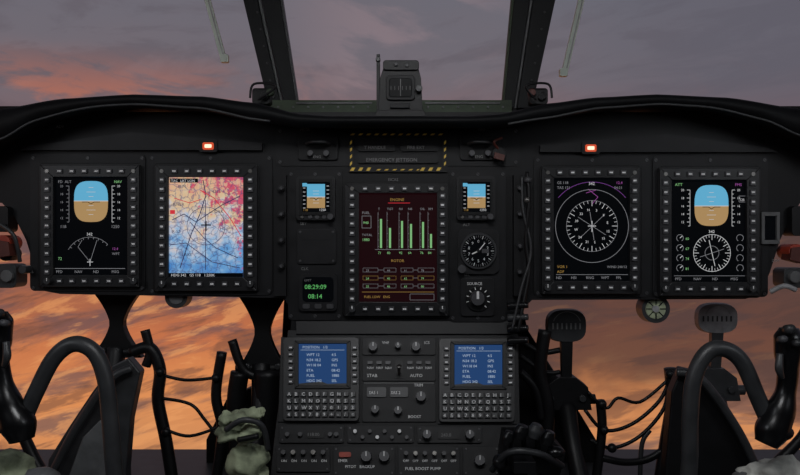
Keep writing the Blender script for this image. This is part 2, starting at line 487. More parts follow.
# ------------------------------------------------------------------ warning lamps
for u, v in ((208, 146), (591, 148)):
    l = Part()
    l.rbox(u - 9, u + 9, v - 7, v + 6, .0, .016, 'black', 2)
    l.rbox(u - 5.5, u + 5.5, v - 3.6, v + 3.6, .016, .018, 'lampr', 1.5)
    l.rbox(u - 3.5, u + 3.5, v - 1.8, v + 1.8, .018, .0185, 'lampw', 1)
    l.build('master_warning_lamp')

# ------------------------------------------------------------------ displays
HS = .008
def mfd(name, o, i, rows=11, cols=6, scr='scr', draw=None):
    c = PANEL.at((i[0] + i[1]) / 2, (i[2] + i[3]) / 2, HS)
    e = empty(name, c)
    h = Part()
    h.rbox(o[0] - 2, o[1] + 2, o[2] - 2, o[3] + 2, .002, .007, 'black', 5)
    h.frame(o, i, .004, .016, 'bezel')
    h.build('bezel', e, bevel=.001)
    s = Part()
    s.box(i[0] - 1, i[1] + 1, i[2] - 1, i[3] + 1, .004, HS, scr)
    s.build('screen', e)
    b = Part()
    ul, ur = (o[0] + i[0]) / 2, (o[1] + i[1]) / 2
    vt, vb = (o[2] + i[2]) / 2, (o[3] + i[3]) / 2
    for k in range(rows):
        v = i[2] + 3 + (i[3] - i[2] - 6) * k / (rows - 1)
        for u in (ul, ur):
            b.box(u - 3, u + 3, v - 2.9, v + 2.9, .014, .020, 'key', .85)
            b.line([(u - 1.6, v - .5), (u + 1.6, v - .5)], 1.7, .0203, 'label')
    for k in range(cols):
        u = i[0] + 6 + (i[1] - i[0] - 12) * k / (cols - 1)
        for v in (vt, vb):
            b.box(u - 3, u + 3, v - 2.5, v + 2.5, .014, .020, 'key', .85)
            b.line([(u - 1.7, v), (u + 1.7, v)], 1.5, .0203, 'label')
    for u in (ul, ur):
        b.disc(u, vb, 3.6, .014, .028, 'dgrey', 16, .9); b.line([(u, vb - 3), (u, vb)], .8, .0283, 'label')
        b.disc(u, vt, 2, .014, .0175, 'steel', 10)
    b.build('buttons', e, bevel=0)
    d = Part(); draw(d, i); d.build('symbology', e, fix=False)
    return e
Z = HS + .0006; Z2 = HS + .0011; Z3 = HS + .0015

def attitude(d, cx, cy, w, ht, hb):
    up = [(cx - w, cy), (cx + w, cy)]
    up += [(cx + w * math.copysign(abs(math.cos(math.radians(a))) ** .65, math.cos(math.radians(a))), cy - ht * math.sin(math.radians(a)) ** .65) for a in range(10, 180, 10)]
    d.flat(up, Z, 'blue')
    dn = [(cx + w, cy), (cx - w, cy)]
    dn += [(2 * cx - x, cy + (cy - y) * hb / ht) for x, y in up[2:]]
    d.flat(dn, Z, 'tan')
    d.line([(cx - w, cy), (cx + w, cy)], .7, Z2, 'white')
    for k in (-3, -2, -1, 1, 2, 3):
        l = 4.5 if k % 2 == 0 else 2.4
        d.line([(cx - l, cy + k * 4.5), (cx + l, cy + k * 4.5)], .4, Z2, 'white')
    d.line([(cx - 9, cy + 1), (cx - 3, cy + 1), (cx, cy + 3), (cx + 3, cy + 1), (cx + 9, cy + 1)], .6, Z3, 'scr')

def tape(d, u, v0, v1, side, m='white', lab=True):
    n = int((v1 - v0) / 4)
    for k in range(n + 1):
        v = v0 + k * 4
        l = 3 if k % 2 == 0 else 1.8
        d.line([(u, v), (u + side * l, v)], .5, Z, m)
        if lab and k % 2 == 0:
            d.text(str(20 - k), u + side * 5 - (4 if side < 0 else 0), v + 1.2, 3.2, Z, m)
    d.line([(u, v0), (u, v1)], .4, Z, m)

def draw_l1(d, i):
    attitude(d, 91, 201, 17, 20, 21)
    tape(d, 69, 186, 222, -1, 'greyl'); tape(d, 112, 186, 222, 1, 'white')
    d.text('FD  ALT', 58, 183, 3.8, Z, 'greyl'); d.text('NAV', 114, 183, 3.8, Z, 'gdim')
    d.text('118', 60, 228, 4.2, Z, 'greyl'); d.text('1250', 111, 228, 4.2, Z, 'greyl')
    d.ring(90, 262, 25, .4, Z, 'greyl', 40, 45, 150)
    d.ticks(90, 262, 23, 25, 9, .5, Z, 'greyl', 45, 155)
    d.text('342', 86.5, 235.5, 4, Z, 'white')
    d.line([(90, 262), (97, 240)], .45, Z, 'greyl'); d.line([(90, 262), (78, 247), (82, 240)], .45, Z, 'greyl')
    d.line([(90, 259), (90, 266)], .6, Z, 'white'); d.line([(87, 262), (93, 262)], .6, Z, 'white')
    d.text('72', 58, 260, 4, Z, 'gdim')
    d.text('12.4', 112, 250, 3.6, Z, 'mag'); d.text('WPT', 112, 255, 3.6, Z, 'greyl')
    for k, t in enumerate(('PFD', 'NAV', 'ND', 'MSG')):
        d.text(t, 56 + k * 18.5, 273, 3.8, Z, 'greyl')
    d.line([(55, 268.5), (125, 268.5)], .5, Z, 'greyl')
mfd('multifunction_display', (40, 139, 165, 287), (53, 127, 177, 275), draw=draw_l1)

def draw_map(d, i):
    d.line([(172, 220), (184, 214), (196, 222), (205, 216), (222, 205), (240, 196)], .8, Z, 'mapk')
    d.line([(203, 180), (206, 195), (200, 214), (192, 232), (186, 250), (180, 268)], .9, Z, 'mapk')
    d.line([(190, 222), (204, 238), (216, 248), (238, 258)], .7, Z, 'mapk')
    d.line([(200, 190), (214, 198), (230, 218), (241, 236)], .8, Z, 'sred')
    d.line([(174, 198), (190, 203), (202, 199)], .7, Z, 'sred')
    d.line([(170, 245), (186, 243), (212, 262), (240, 268)], .7, Z, 'mapk')
    d.line([(205.5, 200), (205.5, 270)], .7, Z, 'mapk')
    for u in (182, 200, 218, 236): d.line([(u, 178), (u, 270)], .3, Z, 'mapl')
    for v in (190, 208, 226, 244, 262): d.line([(169, v), (242, v)], .3, Z, 'mapl')
    for t, u, v in (('ELM', 178, 188), ('4275', 212, 193), ('RIVER', 173, 206), ('HILL', 220, 230), ('LAKE', 182, 256), ('5', 226, 250), ('OAK', 214, 213), ('R-52', 172, 233)):
        d.text(t, u, v, 4.4, Z, 'mapk')
    d.ring(206, 226, 19, .5, Z, 'mapk')
    d.line([(206, 221), (206, 231)], 1.2, Z2, 'scr'); d.line([(201, 225), (211, 225)], 1.2, Z2, 'scr')
    d.flat([(168, 277), (243, 277), (243, 273), (168, 273)], Z, 'scr')
    d.text('HDG 342   GS 118   1:250K', 171, 276.4, 3.8, Z2, 'white')
    d.flat([(170, 182.5), (198, 182.5), (198, 178.5), (170, 178.5)], Z, 'scr'); d.text('TAC  LAT LON', 171, 182, 3.6, Z2, 'white')
    d.flat([(170, 214), (175, 214), (175, 210), (170, 210)], Z, 'sred')
mfd('multifunction_display', (155, 257, 165, 291), (168, 243, 177, 277), scr='map', draw=draw_map)

def draw_eng(d, i):
    d.text('ENGINE', 390, 201, 4, Z, 'amber'); d.line([(388, 203), (410, 203)], .5, Z, 'sred')
    heads = ('T', 'TGT', 'N1', 'NR', 'OIL', 'XM')
    bars = [(381, 219), (390, 228), (402, 221), (411, 224), (423, 222), (431, 234)]
    for (u, t), hd in zip(bars, heads):
        d.flat([(u - 1, 248), (u + 1, 248), (u + 1, t), (u - 1, t)], Z, 'gdim')
        d.line([(u - 3, 212), (u - 3, 249)], .3, Z, 'greyl')
        for k in range(6): d.line([(u - 3, 214 + k * 6.5), (u - 2, 214 + k * 6.5)], .3, Z, 'greyl')
        d.text(hd, u - 3, 210, 3.2, Z, 'greyl')
        d.text(str(60 + int(u) % 37), u - 3, 254, 3.4, Z, 'gdim')
    d.line([(375, 249.5), (435, 249.5)], .4, Z, 'greyl')
    d.text('FUEL', 362, 214, 3.6, Z, 'greyl')
    d.line([(362, 216), (371, 216), (371, 228), (362, 228)], .4, Z, 'greyl', True); d.text('940', 363, 224, 3.8, Z, 'gdim')
    d.text('TOTAL', 362, 236, 3.2, Z, 'greyl'); d.text('1880', 362, 241, 3.8, Z, 'gdim')
    d.text('ROTOR', 391, 262, 3.8, Z, 'amber')
    for k in range(3):
        v = 268 + k * 8
        for a, b in ((363, 378), (384, 396), (401, 413), (418, 434)):
            d.line([(a, v), (b, v), (b, v + 4), (a, v + 4)], .22, Z, 'greyl' if k != 1 else 'amber', True)
            d.text('%d' % (20 + a % 60 + k), a + 3, v + 3.5, 3, Z, 'gdim' if k else 'greyl')
        d.line([(378, v + 2), (384, v + 2)], .3, Z, 'greyl'); d.line([(413, v + 2), (418, v + 2)], .3, Z, 'greyl')
    d.line([(362, 292), (434, 292)], .4, Z, 'amber')
    d.text('FUEL LOW   ENG', 364, 298, 3.4, Z, 'amber')
    d.line([(410, 294), (434, 294), (434, 300), (410, 300)], .3, Z, 'greyl', True)
mfd('multifunction_display', (345, 448, 184, 316), (359, 437, 193, 302), rows=12, cols=6, scr='maroon', draw=draw_eng)

def draw_r1(d, i):
    cx, cy = 592, 226
    d.ring(cx, cy, 36.5, .5, Z, 'greyl', 60)
    d.ring(cx, cy, 25.5, .4, Z, 'greyl', 50)
    d.ticks(cx, cy, 22.5, 25.5, 36, .4, Z, 'white')
    d.ticks(cx, cy, 20, 25.5, 12, .5, Z, 'white')
    for k, t in enumerate(('N', '3', '6', 'E', '12', '15', 'S', '21', '24', 'W', '30', '33')):
        a = math.radians(102 - 30 * k)
        d.text(t, cx + 16.5 * math.cos(a) - 1.5, cy - 16.5 * math.sin(a) + 1.3, 3.5, Z, 'white')
    d.line([(cx - 2, cy - 14), (cx + 2, cy + 14)], .5, Z, 'greyl'); d.line([(cx - 12, cy + 12), (cx + 13, cy - 12)], .45, Z, 'greyl')
    d.line([(cx - 14, cy - 9), (cx + 14, cy + 9)], .45, Z, 'greyl')
    d.line([(cx, cy - 5), (cx, cy + 6)], .7, Z, 'white'); d.line([(cx - 4, cy), (cx + 4, cy)], .7, Z, 'white')
    d.line([(cx - 4, cy - 37), (cx + 6, cy - 29), (cx, cy - 22)], .5, Z, 'mag'); d.line([(cx - 6, cy - 33), (cx + 4, cy - 36)], .5, Z, 'mag')
    d.ring(cx, cy, 44, .45, Z, 'purp', 60, 40, 140)
    d.text('GS 118', 557, 184, 3.8, Z, 'greyl'); d.text('TAS 121', 557, 189, 3.8, Z, 'greyl')
    d.text('342', 588.5, 185, 4.2, Z, 'white'); d.text('12.4', 616, 184, 3.8, Z, 'mag'); d.text('04:21', 614, 189, 3.8, Z, 'greyl')
    d.text('VOR 1', 557, 268, 3.8, Z, 'amber'); d.text('ADF', 557, 273, 3.8, Z, 'amber')
    d.text('WIND 240/12', 607, 268, 3.4, Z, 'greyl')
    for k, t in enumerate(('ND', 'HSI', 'RNG', 'WPT', 'FPL')):
        d.text(t, 556 + k * 15, 279, 3.8, Z, 'greyl')
    d.line([(556, 274.6), (628, 274.6)], .4, Z, 'greyl')
mfd('multifunction_display', (542, 640, 167, 294), (554, 630, 178, 281), draw=draw_r1)

def draw_r2(d, i):
    attitude(d, 711.5, 206, 17, 21, 20)
    tape(d, 690, 190, 226, -1, 'white'); tape(d, 732, 190, 226, 1, 'white')
    d.line([(739, 196), (746, 196), (746, 202), (739, 202)], .4, Z, 'greyl', True)
    d.text('125', 739.5, 201, 3.4, Z, 'white')
    d.text('ATT', 675, 186, 4, Z, 'gdim'); d.text('FMS', 735, 186, 4, Z, 'mag')
    cx, cy = 712, 253
    d.ring(cx, cy, 18.5, .45, Z, 'white', 48); d.ticks(cx, cy, 15.5, 18.5, 36, .4, Z, 'white'); d.ticks(cx, cy, 13, 18.5, 12, .55, Z, 'white')
    d.line([(cx - 3, cy - 13), (cx + 3, cy + 13)], .6, Z, 'white'); d.line([(cx - 12, cy + 4), (cx + 12, cy - 4)], .5, Z, 'greyl')
    d.ring(cx, cy, 7, .45, Z, 'greyl', 24)
    d.text('342', cx - 3.5, 233, 4.2, Z, 'white')
    for k in range(4):
        v = 238 + k * 10
        d.ring(680, v, 3.4, .5, Z, 'greyl', 20, -60, 240); d.line([(680, v), (682.4, v - 2)], .6, Z, 'white')
        d.ring(740, v, 3.4, .5, Z, 'greyl', 20, -60, 240)
        d.text(str(60 + 7 * k), 685.5, v + 2, 3.6, Z, 'gdim')
    for k, t in enumerate(('PFD', 'NAV', 'ND', 'MSG')):
        d.text(t, 675 + k * 18.5, 280.2, 3.8, Z, 'greyl')
    d.line([(674, 275.8), (745, 275.8)], .4, Z, 'greyl')
mfd('multifunction_display', (660, 760, 168, 296), (672, 747, 180, 282), draw=draw_r2)

# ------------------------------------------------------------------ standby instruments
for c in (316, 476.5):
    h = Part()
    h.rbox(c - 20, c + 19, 176, 220, .002, .016, 'bezel', 4)
    h.frame((c - 17, c + 16, 179, 215), (c - 14, c + 14, 182, 212), .014, .019, 'black')
    h.box(c - 14, c + 14, 182, 212, .012, .0166, 'scr')
    Zs = .0172
    h.flat([(c - 9, 197), (c + 9, 197), (c + 9, 184), (c - 9, 184)], Zs, 'blue')
    h.flat([(c - 9, 208), (c + 9, 208), (c + 9, 197), (c - 9, 197)], Zs, 'tan')
    h.flat([(c - 13.6, 186.5), (c - 9, 186.5), (c - 9, 183), (c - 13.6, 183)], Zs, 'blue')
    h.line([(c - 9, 197), (c + 9, 197)], .8, .0176, 'white')
    for k in (-2, -1, 1, 2): h.line([(c - 3, 197 + 3 * k), (c + 3, 197 + 3 * k)], .4, .0176, 'white')
    h.line([(c - 6, 198), (c - 2, 198), (c, 200), (c + 2, 198), (c + 6, 198)], .7, .0178, 'scr')
    for k in range(6):
        h.line([(c - 13, 188 + k * 4), (c - 10.6, 188 + k * 4)], .5, Zs, 'white'); h.line([(c + 10.6, 186 + k * 4), (c + 13, 186 + k * 4)], .5, Zs, 'white')
    h.text('118', c - 13, 211, 3.2, .0176, 'amber'); h.text('1250', c + 3, 211, 3.4, .0176, 'white')
    h.disc(c + 14, 216.5, 3, .016, .03, 'key', 14); h.disc(c - 14, 217, 1.5, .016, .019, 'steel', 8)
    for k in range(3): h.rbox(c - 8 + k * 7, c - 4 + k * 7, 215.5, 218.5, .016, .019, 'key', 1)
    h.build('standby_attitude_indicator')
bp_ = Part(); bp_.rbox(297, 336, 229, 264, .002, .008, 'bezel', 3)
for u in (300, 333):
    for v in (232, 261): bp_.disc(u, v, 1.4, .008, .0095, 'key', 8)
bp_.line([(302, 240), (331, 240)], .5, .0083, 'black'); bp_.build('blanking_plate', bevel=.0008)
al = Part()
al.rbox(458, 499, 229, 274, .002, .01, 'bezel', 6)
al.disc(478.5, 251, 19, .008, .018, 'dgrey', 36, .95); al.disc(478.5, 251, 16.3, .01, .0186, 'scr', 36)
al.ticks(478.5, 251, 13.5, 15.6, 40, .4, .0192, 'dim'); al.ticks(478.5, 251, 12.5, 15.6, 10, .8, .0192, 'label')
for k in range(10):
    a = math.radians(90 - 36 * k); al.text(str(k), 478.5 + 9.8 * math.cos(a) - 1.2, 251 - 9.8 * math.sin(a) + 1.5, 4.2, .0192, 'label')
al.line([(478.5, 251), (485, 243)], 1, .0196, 'label'); al.line([(478.5, 251), (472, 254)], 1.2, .0196, 'label'); al.disc(478.5, 251, 1.6, .0186, .021, 'black', 12)
al.box(482, 489, 249, 253, .0186, .0193, 'key')
al.disc(462, 269, 4, .01, .026, 'key', 16); al.build('altimeter')
ck = Part()
ck.rbox(299, 337, 274, 311, .002, .012, 'bezel', 4); ck.rbox(302.5, 333.5, 277, 302, .01, .013, 'scr', 4)
ck.text('08:29:09', 304.5, 289, 6.4, .0137, 'green'); ck.text('08:14', 308, 298.5, 6.4, .0137, 'green')
ck.text('GMT', 304, 281.5, 3.4, .0137, 'dim')
for u in (306, 318, 330): ck.rbox(u - 3.5, u + 3.5, 304, 308.5, .012, .016, 'key', 1.2)
ck.build('digital_clock')
kn = Part()
kn.rbox(461, 494, 278, 316, .002, .009, 'bezel', 3)
kn.disc(478, 299, 12.5, .009, .013, 'black', 30)
kn.ticks(478, 299, 9.5, 12, 9, .8, .0136, 'label', -45, 225)
kn.disc(478, 299, 7.5, .013, .03, 'key', 20, .88); kn.box(476.8, 479.2, 291.5, 299, .028, .033, 'label')
kn.text('SOURCE', 467, 285, 4, .0095, 'label'); kn.build('selector_switch', bevel=.0005)

# ------------------------------------------------------------------ centre console
co = Part(CONS)
co.prim([(288, 330), (274, 440), (268, 500), (532, 500), (520, 430), (518, 334)], -.08, 0, 'panel')
co.box(296, 512, 318, 334, -.02, .006, 'panel2')
co.prim([(281, 337), (278, 422), (360, 422), (360, 337)], 0, .004, 'panel2')
co.prim([(438, 337), (438, 424), (517, 424), (517, 337)], 0, .004, 'panel2')
for v0, v1 in ((337, 355), (357, 381), (383, 422)):
    co.rbox(362, 436, v0, v1, 0, .004, 'panel2', 2)
for (a, b, c, d) in ((279, 344, 425, 443), (347, 414, 425, 443), (417, 482, 426, 443), (276, 330, 446, 472), (333, 395, 446, 476), (398, 460, 446, 476), (463, 500, 446, 476)):
    co.rbox(a, b, c, d, 0, .005, 'panel2', 2)
    for u in (a + 3, b - 3):
        co.disc(u, c + 3, 1.2, .005, .0065, 'key', 8); co.disc(u, d - 3, 1.2, .005, .0065, 'key', 8)
co.build('centre_console', bevel=.0008)

def cdu(u0, v0):
    e = empty('control_display_unit', CONS.at(u0 + 37, v0 + 40, .01))
    h = Part(CONS)
    h.rbox(u0, u0 + 76, v0, v0 + 84, .002, .012, 'bezel', 4)
    i = (u0 + 15.5, u0 + 63.5, v0 + 6.5, v0 + 48.5)
    h.frame((i[0] - 4, i[1] + 4, i[2] - 3, i[3] + 3), i, .01, .016, 'black')
    h.build('housing', e, bevel=.0008)
    s = Part(CONS)
    s.box(*i, .010, .0125, 'cdub')
    s.text('POSITION   1/3', i[0] + 4, i[2] + 5, 3.8, .0131, 'cduw')
    s.line([(i[0] + 2, i[2] + 6.5), (i[1] - 2, i[2] + 6.5)], .35, .0131, 'cduw')
    lines = (('WPT 12', '4.5'), ('N34 18.2', 'GPS'), ('W118 04', 'INS'), ('ETA', '08:42'), ('FUEL', '1880'), ('HDG 342', 'SEL'))
    for k, (t, t2) in enumerate(lines):
        v = i[2] + 12.5 + k * 5.2
        s.text(t, i[0] + 8, v, 3.8, .0131, 'cduw'); s.text(t2, i[1] - 15, v, 3.8, .0131, 'cduw')
    s.build('screen', e, fix=False)
    b = Part(CONS)
    for k in range(6):
        v = i[2] + 4 + k * 6.8
        for u in (i[0] - 8, i[1] + 8):
            b.box(u - 2.6, u + 2.6, v - 2, v + 2, .012, .018, 'key', .85); b.line([(u - 1.4, v), (u + 1.4, v)], 1.2, .0184, 'label')
    for r in range(4):
        for c in range(10):
            u = u0 + 6 + c * 7.1; v = v0 + 57 + r * 6.8
            b.box(u - 2.7, u + 2.7, v - 2.4, v + 2.4, .012, .018, 'dgrey', .85)
            b.text('ABCDEFGHIJKLMNOPQRSTUVWXYZ0123456789+-/='[r * 10 + c], u - 1.6, v + 1.7, 5, .0184, 'label')
    b.build('keypad', e)
cdu(283, 337); cdu(439, 338)

def knob(p, u, v, r, hb=.004, col='key'):
    n = 24
    p.disc(u, v, r * 1.35, hb, hb + .002, 'black', 20)
    p.prim([(u + r * (1 if k % 2 else .88) * math.cos(2 * math.pi * k / n), v - r * (1 if k % 2 else .88) * math.sin(2 * math.pi * k / n)) for k in range(n)], hb, hb + .016, col, .9)
    p.line([(u, v), (u, v - r * .8)], .9, hb + .0164, 'label')
cp = Part(CONS)
knob(cp, 373, 346, 5); knob(cp, 416, 346, 5); knob(cp, 398, 345, 3.2)
cp.text('VHF', 382, 344, 4, .0045, 'label'); cp.text('ICS', 424, 344, 4, .0045, 'label')
for u in (370, 379, 388, 410, 419, 428):
    cp.box(u - 2.5, u + 2.5, 361, 364, .004, .009, 'key'); cp.text('NAV', u - 3, 369, 3.4, .0045, 'label')
cp.box(395, 403, 360, 378, .004, .006, 'black'); cp.tube([CONS.at(399, 374, .004), CONS.at(399, 370, .03), CONS.at(399, 366, .04)], [.003, .003, .005], 'steel')
cp.text('STAB', 367, 377, 4.5, .0045, 'label'); cp.text('AUTO', 410, 377, 4.5, .0045, 'label')
cp.rbox(367, 386, 387, 397, .004, .008, 'dgrey', 1.5); cp.rbox(390, 408, 387, 397, .004, .008, 'dgrey', 1.5)
knob(cp, 421, 396, 5.5); knob(cp, 375, 409, 4.5); knob(cp, 398, 410, 4.5)
cp.text('SAS 1', 369, 394, 4, .0085, 'label'); cp.text('SAS 2', 391, 394, 4, .0085, 'label'); cp.text('TRIM', 414, 386.5, 4, .0045, 'label'); cp.text('BOOST', 408, 418, 4, .0045, 'label')
cp.line([(364, 383), (434, 383)], .6, .0045, 'dim')
for u in (287, 300, 330, 336): cp.disc(u, 434, 2.2, .005, .014, 'key', 10)
cp.rbox(306, 324, 430, 438, .005, .007, 'black', 1); cp.text('118.00', 307, 436, 4.6, .0075, 'dim')
for k in range(8): cp.disc(355 + k * 7.4, 431 + 6 * (k % 2), 1.9, .005, .013, 'label' if k % 3 == 0 else 'key', 10)
knob(cp, 427, 434, 5, .005); knob(cp, 470, 434, 5, .005)
cp.rbox(438, 460, 430, 439, .005, .007, 'black', 1); cp.text('243.0', 441, 436.5, 4.6, .0075, 'dim')
for k in range(5): cp.disc(283 + k * 10, 452, 2.4, .005, .018, 'steel' if k % 2 else 'key', 10); cp.text('ON', 281 + k * 10, 462, 3.6, .0055, 'label')
cp.rbox(339, 351, 452, 457, .005, .009, 'red', 1.5); cp.text('EMER', 338, 462, 4, .0055, 'label')
knob(cp, 366, 456, 6, .005); knob(cp, 384, 456, 6, .005)
cp.text('PITOT   BACKUP', 345, 468, 4, .0055, 'label')
for k in range(6): cp.disc(406 + k * 9.5, 453, 2.2, .005, .018, 'steel' if k % 2 else 'key', 10); cp.text('OFF', 403 + k * 9.5, 462, 3.4, .0055, 'label')
cp.text('FUEL BOOST PUMP', 405, 470, 4.2, .0055, 'label'); knob(cp, 480, 460, 6, .005)
cp.build('console_control_panel')

lq = Part()
lq.prim([(498, 470), (560, 476), (566, 452), (548, 436), (506, 436)], -.05, .03, 'black', surf=Surf(-.1))
for u, v, r, m in ((508, 438, .011, 'gloss'), (521, 432, .013, 'gloss'), (535, 431, .013, 'dgrey'), (548, 438, .012, 'gloss')):
    base = P(u + 3, v + 25, -.12); tip = P(u, v, -.19)
    lq.tube([base, (base + tip) / 2 + Vector((0, -.01, .01)), tip], [.006, .005, .006], 'dgrey')
    lq.tube([tip + Vector((-.004, 0, -.012)), tip, tip + Vector((.004, -.002, .012))], [r * .8, r, r * .7], m)
lq.tube([P(492, 470, -.15), P(510, 452, -.2), P(540, 454, -.2), P(562, 466, -.16)], .006, 'dgrey')
lq.ball(P(500, 462, -.17), .014, 'gloss'); lq.ball(P(556, 452, -.18), .013, 'gloss', (1.2, 1, .8))
lq.box(514, 536, 462, 474, .12, .2, 'black')
lq.build('power_lever_quadrant', bevel=.001)

# ------------------------------------------------------------------ pedals
def pedal(u, vt, w, h, y, m, arm_m, lean=0):
    p = Part(Surf(y))
    prof = []
    for k in range(28):
        a = 2 * math.pi * k / 28
        ca, sa = math.cos(a), math.sin(a)
        prof.append((u + w / 2 * math.copysign(abs(ca) ** .7, ca), vt + h / 2 - h / 2 * math.copysign(abs(sa) ** .7, sa)))
    p.prim(prof, -.008, .008, m, .94)
    vb = vt + h
    p.prim([(u - 5 + lean, vb + 36), (u + 5 + lean, vb + 36), (u + 6, vb - 3), (u - 6, vb - 3)], -.01, .006, arm_m)
    for k in range(7): p.box(u - w * .36 + k * w * .11, u - w * .36 + k * w * .11 + 1.6, vt + h * .42, vt + h * .6, .008, .0095, 'dgrey' if m == 'lgrey' else 'dim')
    p.ring(u, vt + h / 2, h * .42, .7, .0083, 'dim', 30, 20, 160)
    cu = u + lean
    p.prim([(cu - 26, vb + 68), (cu + 26, vb + 68), (cu + 22, vb + 44), (cu + 9, vb + 34), (cu - 9, vb + 34), (cu - 22, vb + 44)], -.03, .012, arm_m, .96)
    p.tube([P(cu - 28, vb + 56, y), P(cu + 28, vb + 56, y)], .011, arm_m)
    zf = .69
    b = P(cu, vb + 64, y)
    p.tube([b, Vector((b.x, y - .06, (b.z + zf) / 2)), Vector((b.x + .01, y - .09, zf))], [.02, .017, .022], arm_m)
    for du in (-16, 16):
        p.disc(cu + du, vb + 56, 3.4, 0, .02, 'dgrey', 12)
    return p
pedal(567, 309, 41, 34, .12, 'dgrey', 'black').build('rudder_pedal', bevel=.0015)
pedal(718, 303, 42, 31, .14, 'lgrey', 'dgrey', lean=-2).build('rudder_pedal', bevel=.0015)
def hpedal(u, vt, y, m, hh=60, w=24):
    p = Part(Surf(y))
    pr = []
    for k in range(13):
        t = k / 12
        ww = w * (0.28 + .72 * abs(2 * t - .92) ** 1.5)
        pr.append((u - ww, vt + hh * t))
    p.prim(pr[:] + [(2 * u - a, b) for a, b in pr[::-1]], -.012, .01, m)
    p.tube([P(u - w, vt + hh - 6, y), P(u + w, vt + hh - 6, y)], .012, m)
    b = P(u, vt + hh, y)
    p.tube([b + Vector((0, 0, .02)), Vector((b.x, y - .05, (b.z + .69) / 2)), Vector((b.x - .01, y - .08, .69))], [.022, .016, .024], m)
    for du in (-w * .6, 0, w * .6): p.disc(u + du, vt + hh - 7, 3.2, 0, .02, 'dgrey', 12)
    return p
hpedal(116, 294, .12, 'black', 64, 24).build('rudder_pedal', bevel=.0015)
hpedal(262, 296, .12, 'black', 78, 26).build('rudder_pedal', bevel=.0015)

lk = Part()
def T(pts, r, m='black', y=.1): lk.tube([P(a, b, (c[0] if c else y)) for a, b, *c in pts], r, m, 10)
T([(132, 352), (150, 348), (160, 370), (158, 400), (166, 440), (172, 478)], .013)
T([(158, 374), (185, 380), (214, 378)], .0035)
T([(160, 398), (190, 404), (205, 420), (220, 440)], .0035)
T([(166, 430), (190, 436), (222, 426)], .0035)
T([(222, 352), (216, 395), (222, 430), (216, 480)], .011)
T([(240, 372), (236, 410), (242, 480)], .02)
T([(268, 370), (266, 420), (262, 480)], .03)
T([(232, 340), (246, 372), (280, 380)], .01)
T([(145, 330), (150, 352), (146, 366)], .01)
for a, b in ((160, 372), (166, 432), (216, 378)): lk.ball(P(a, b, .09), .01, 'black')
lk.build('pedal_linkage')
lk = Part()
T([(588, 392), (606, 408), (618, 398), (640, 402), (668, 380)], .0035, 'black')
T([(585, 410), (604, 430), (632, 424), (660, 400), (672, 372)], .004)
T([(590, 440), (612, 448), (640, 436), (664, 408), (668, 378)], .004)
T([(596, 456), (624, 462), (650, 458), (676, 440)], .008)
T([(600, 400), (602, 430), (596, 480)], .01)
T([(670, 368), (672, 400), (666, 440), (660, 480)], .013)
T([(545, 330), (540, 372), (548, 410), (544, 480)], .014)
T([(520, 340), (540, 352), (560, 350)], .006); T([(520, 356), (545, 372), (560, 372)], .005)
T([(520, 372), (536, 390), (542, 420)], .009)
T([(640, 478), (642, 444), (650, 430)], .005, 'dgrey')
for a, b in ((604, 430), (612, 448), (670, 374), (602, 404)): lk.ball(P(a, b, .09), .01, 'black')
lk.build('pedal_linkage')

nb = Part(Surf(.2))
nb.prim([(206, 464), (600, 464), (600, 446), (560, 380), (528, 330), (520, 296), (284, 296), (280, 372), (226, 400), (206, 440)], -.03, .0, 'black')
nb.build('nose_bulkhead', bevel=.003)

sw = Part(Surf(-.05))
sw.prim([(44, 520), (128, 520), (126, 470), (130, 420), (140, 372), (128, 358), (112, 366), (92, 392), (68, 428), (48, 460)], -.03, 0, 'dgrey')
sw.prim([(60, 500), (116, 500), (116, 440), (100, 420), (82, 438)], 0, .008, 'grey')
sw.tube([P(132, 368, -.06), P(110, 380, -.07), P(76, 428, -.07), P(54, 470, -.07)], .008, 'dgrey')
sw.build('leg_shield', bevel=.003)
sw = Part(Surf(-.05))
sw.prim([(662, 520), (760, 520), (764, 480), (748, 440), (722, 400), (700, 372), (682, 368), (672, 392), (668, 440)], -.03, 0, 'black')
sw.tube([P(676, 372, -.06), P(702, 380, -.07), P(738, 430, -.07), P(762, 480, -.07)], .008, 'dgrey')
sw.build('leg_shield', bevel=.003)

cw = Part()
cw.tube([P(-60, 300, .05), P(-10, 345, .05), P(10, 400, .05), P(30, 450, .05), P(60, 505, .03)], [.012, .01, .01, .012, .014], 'black')
cw.build('chin_window_frame')
cw = Part()
cw.tube([P(860, 330, .05), P(815, 380, .05), P(806, 430, .05), P(770, 470, .05), P(740, 505, .03)], [.012, .01, .01, .012, .014], 'black')
cw.build('chin_window_frame')

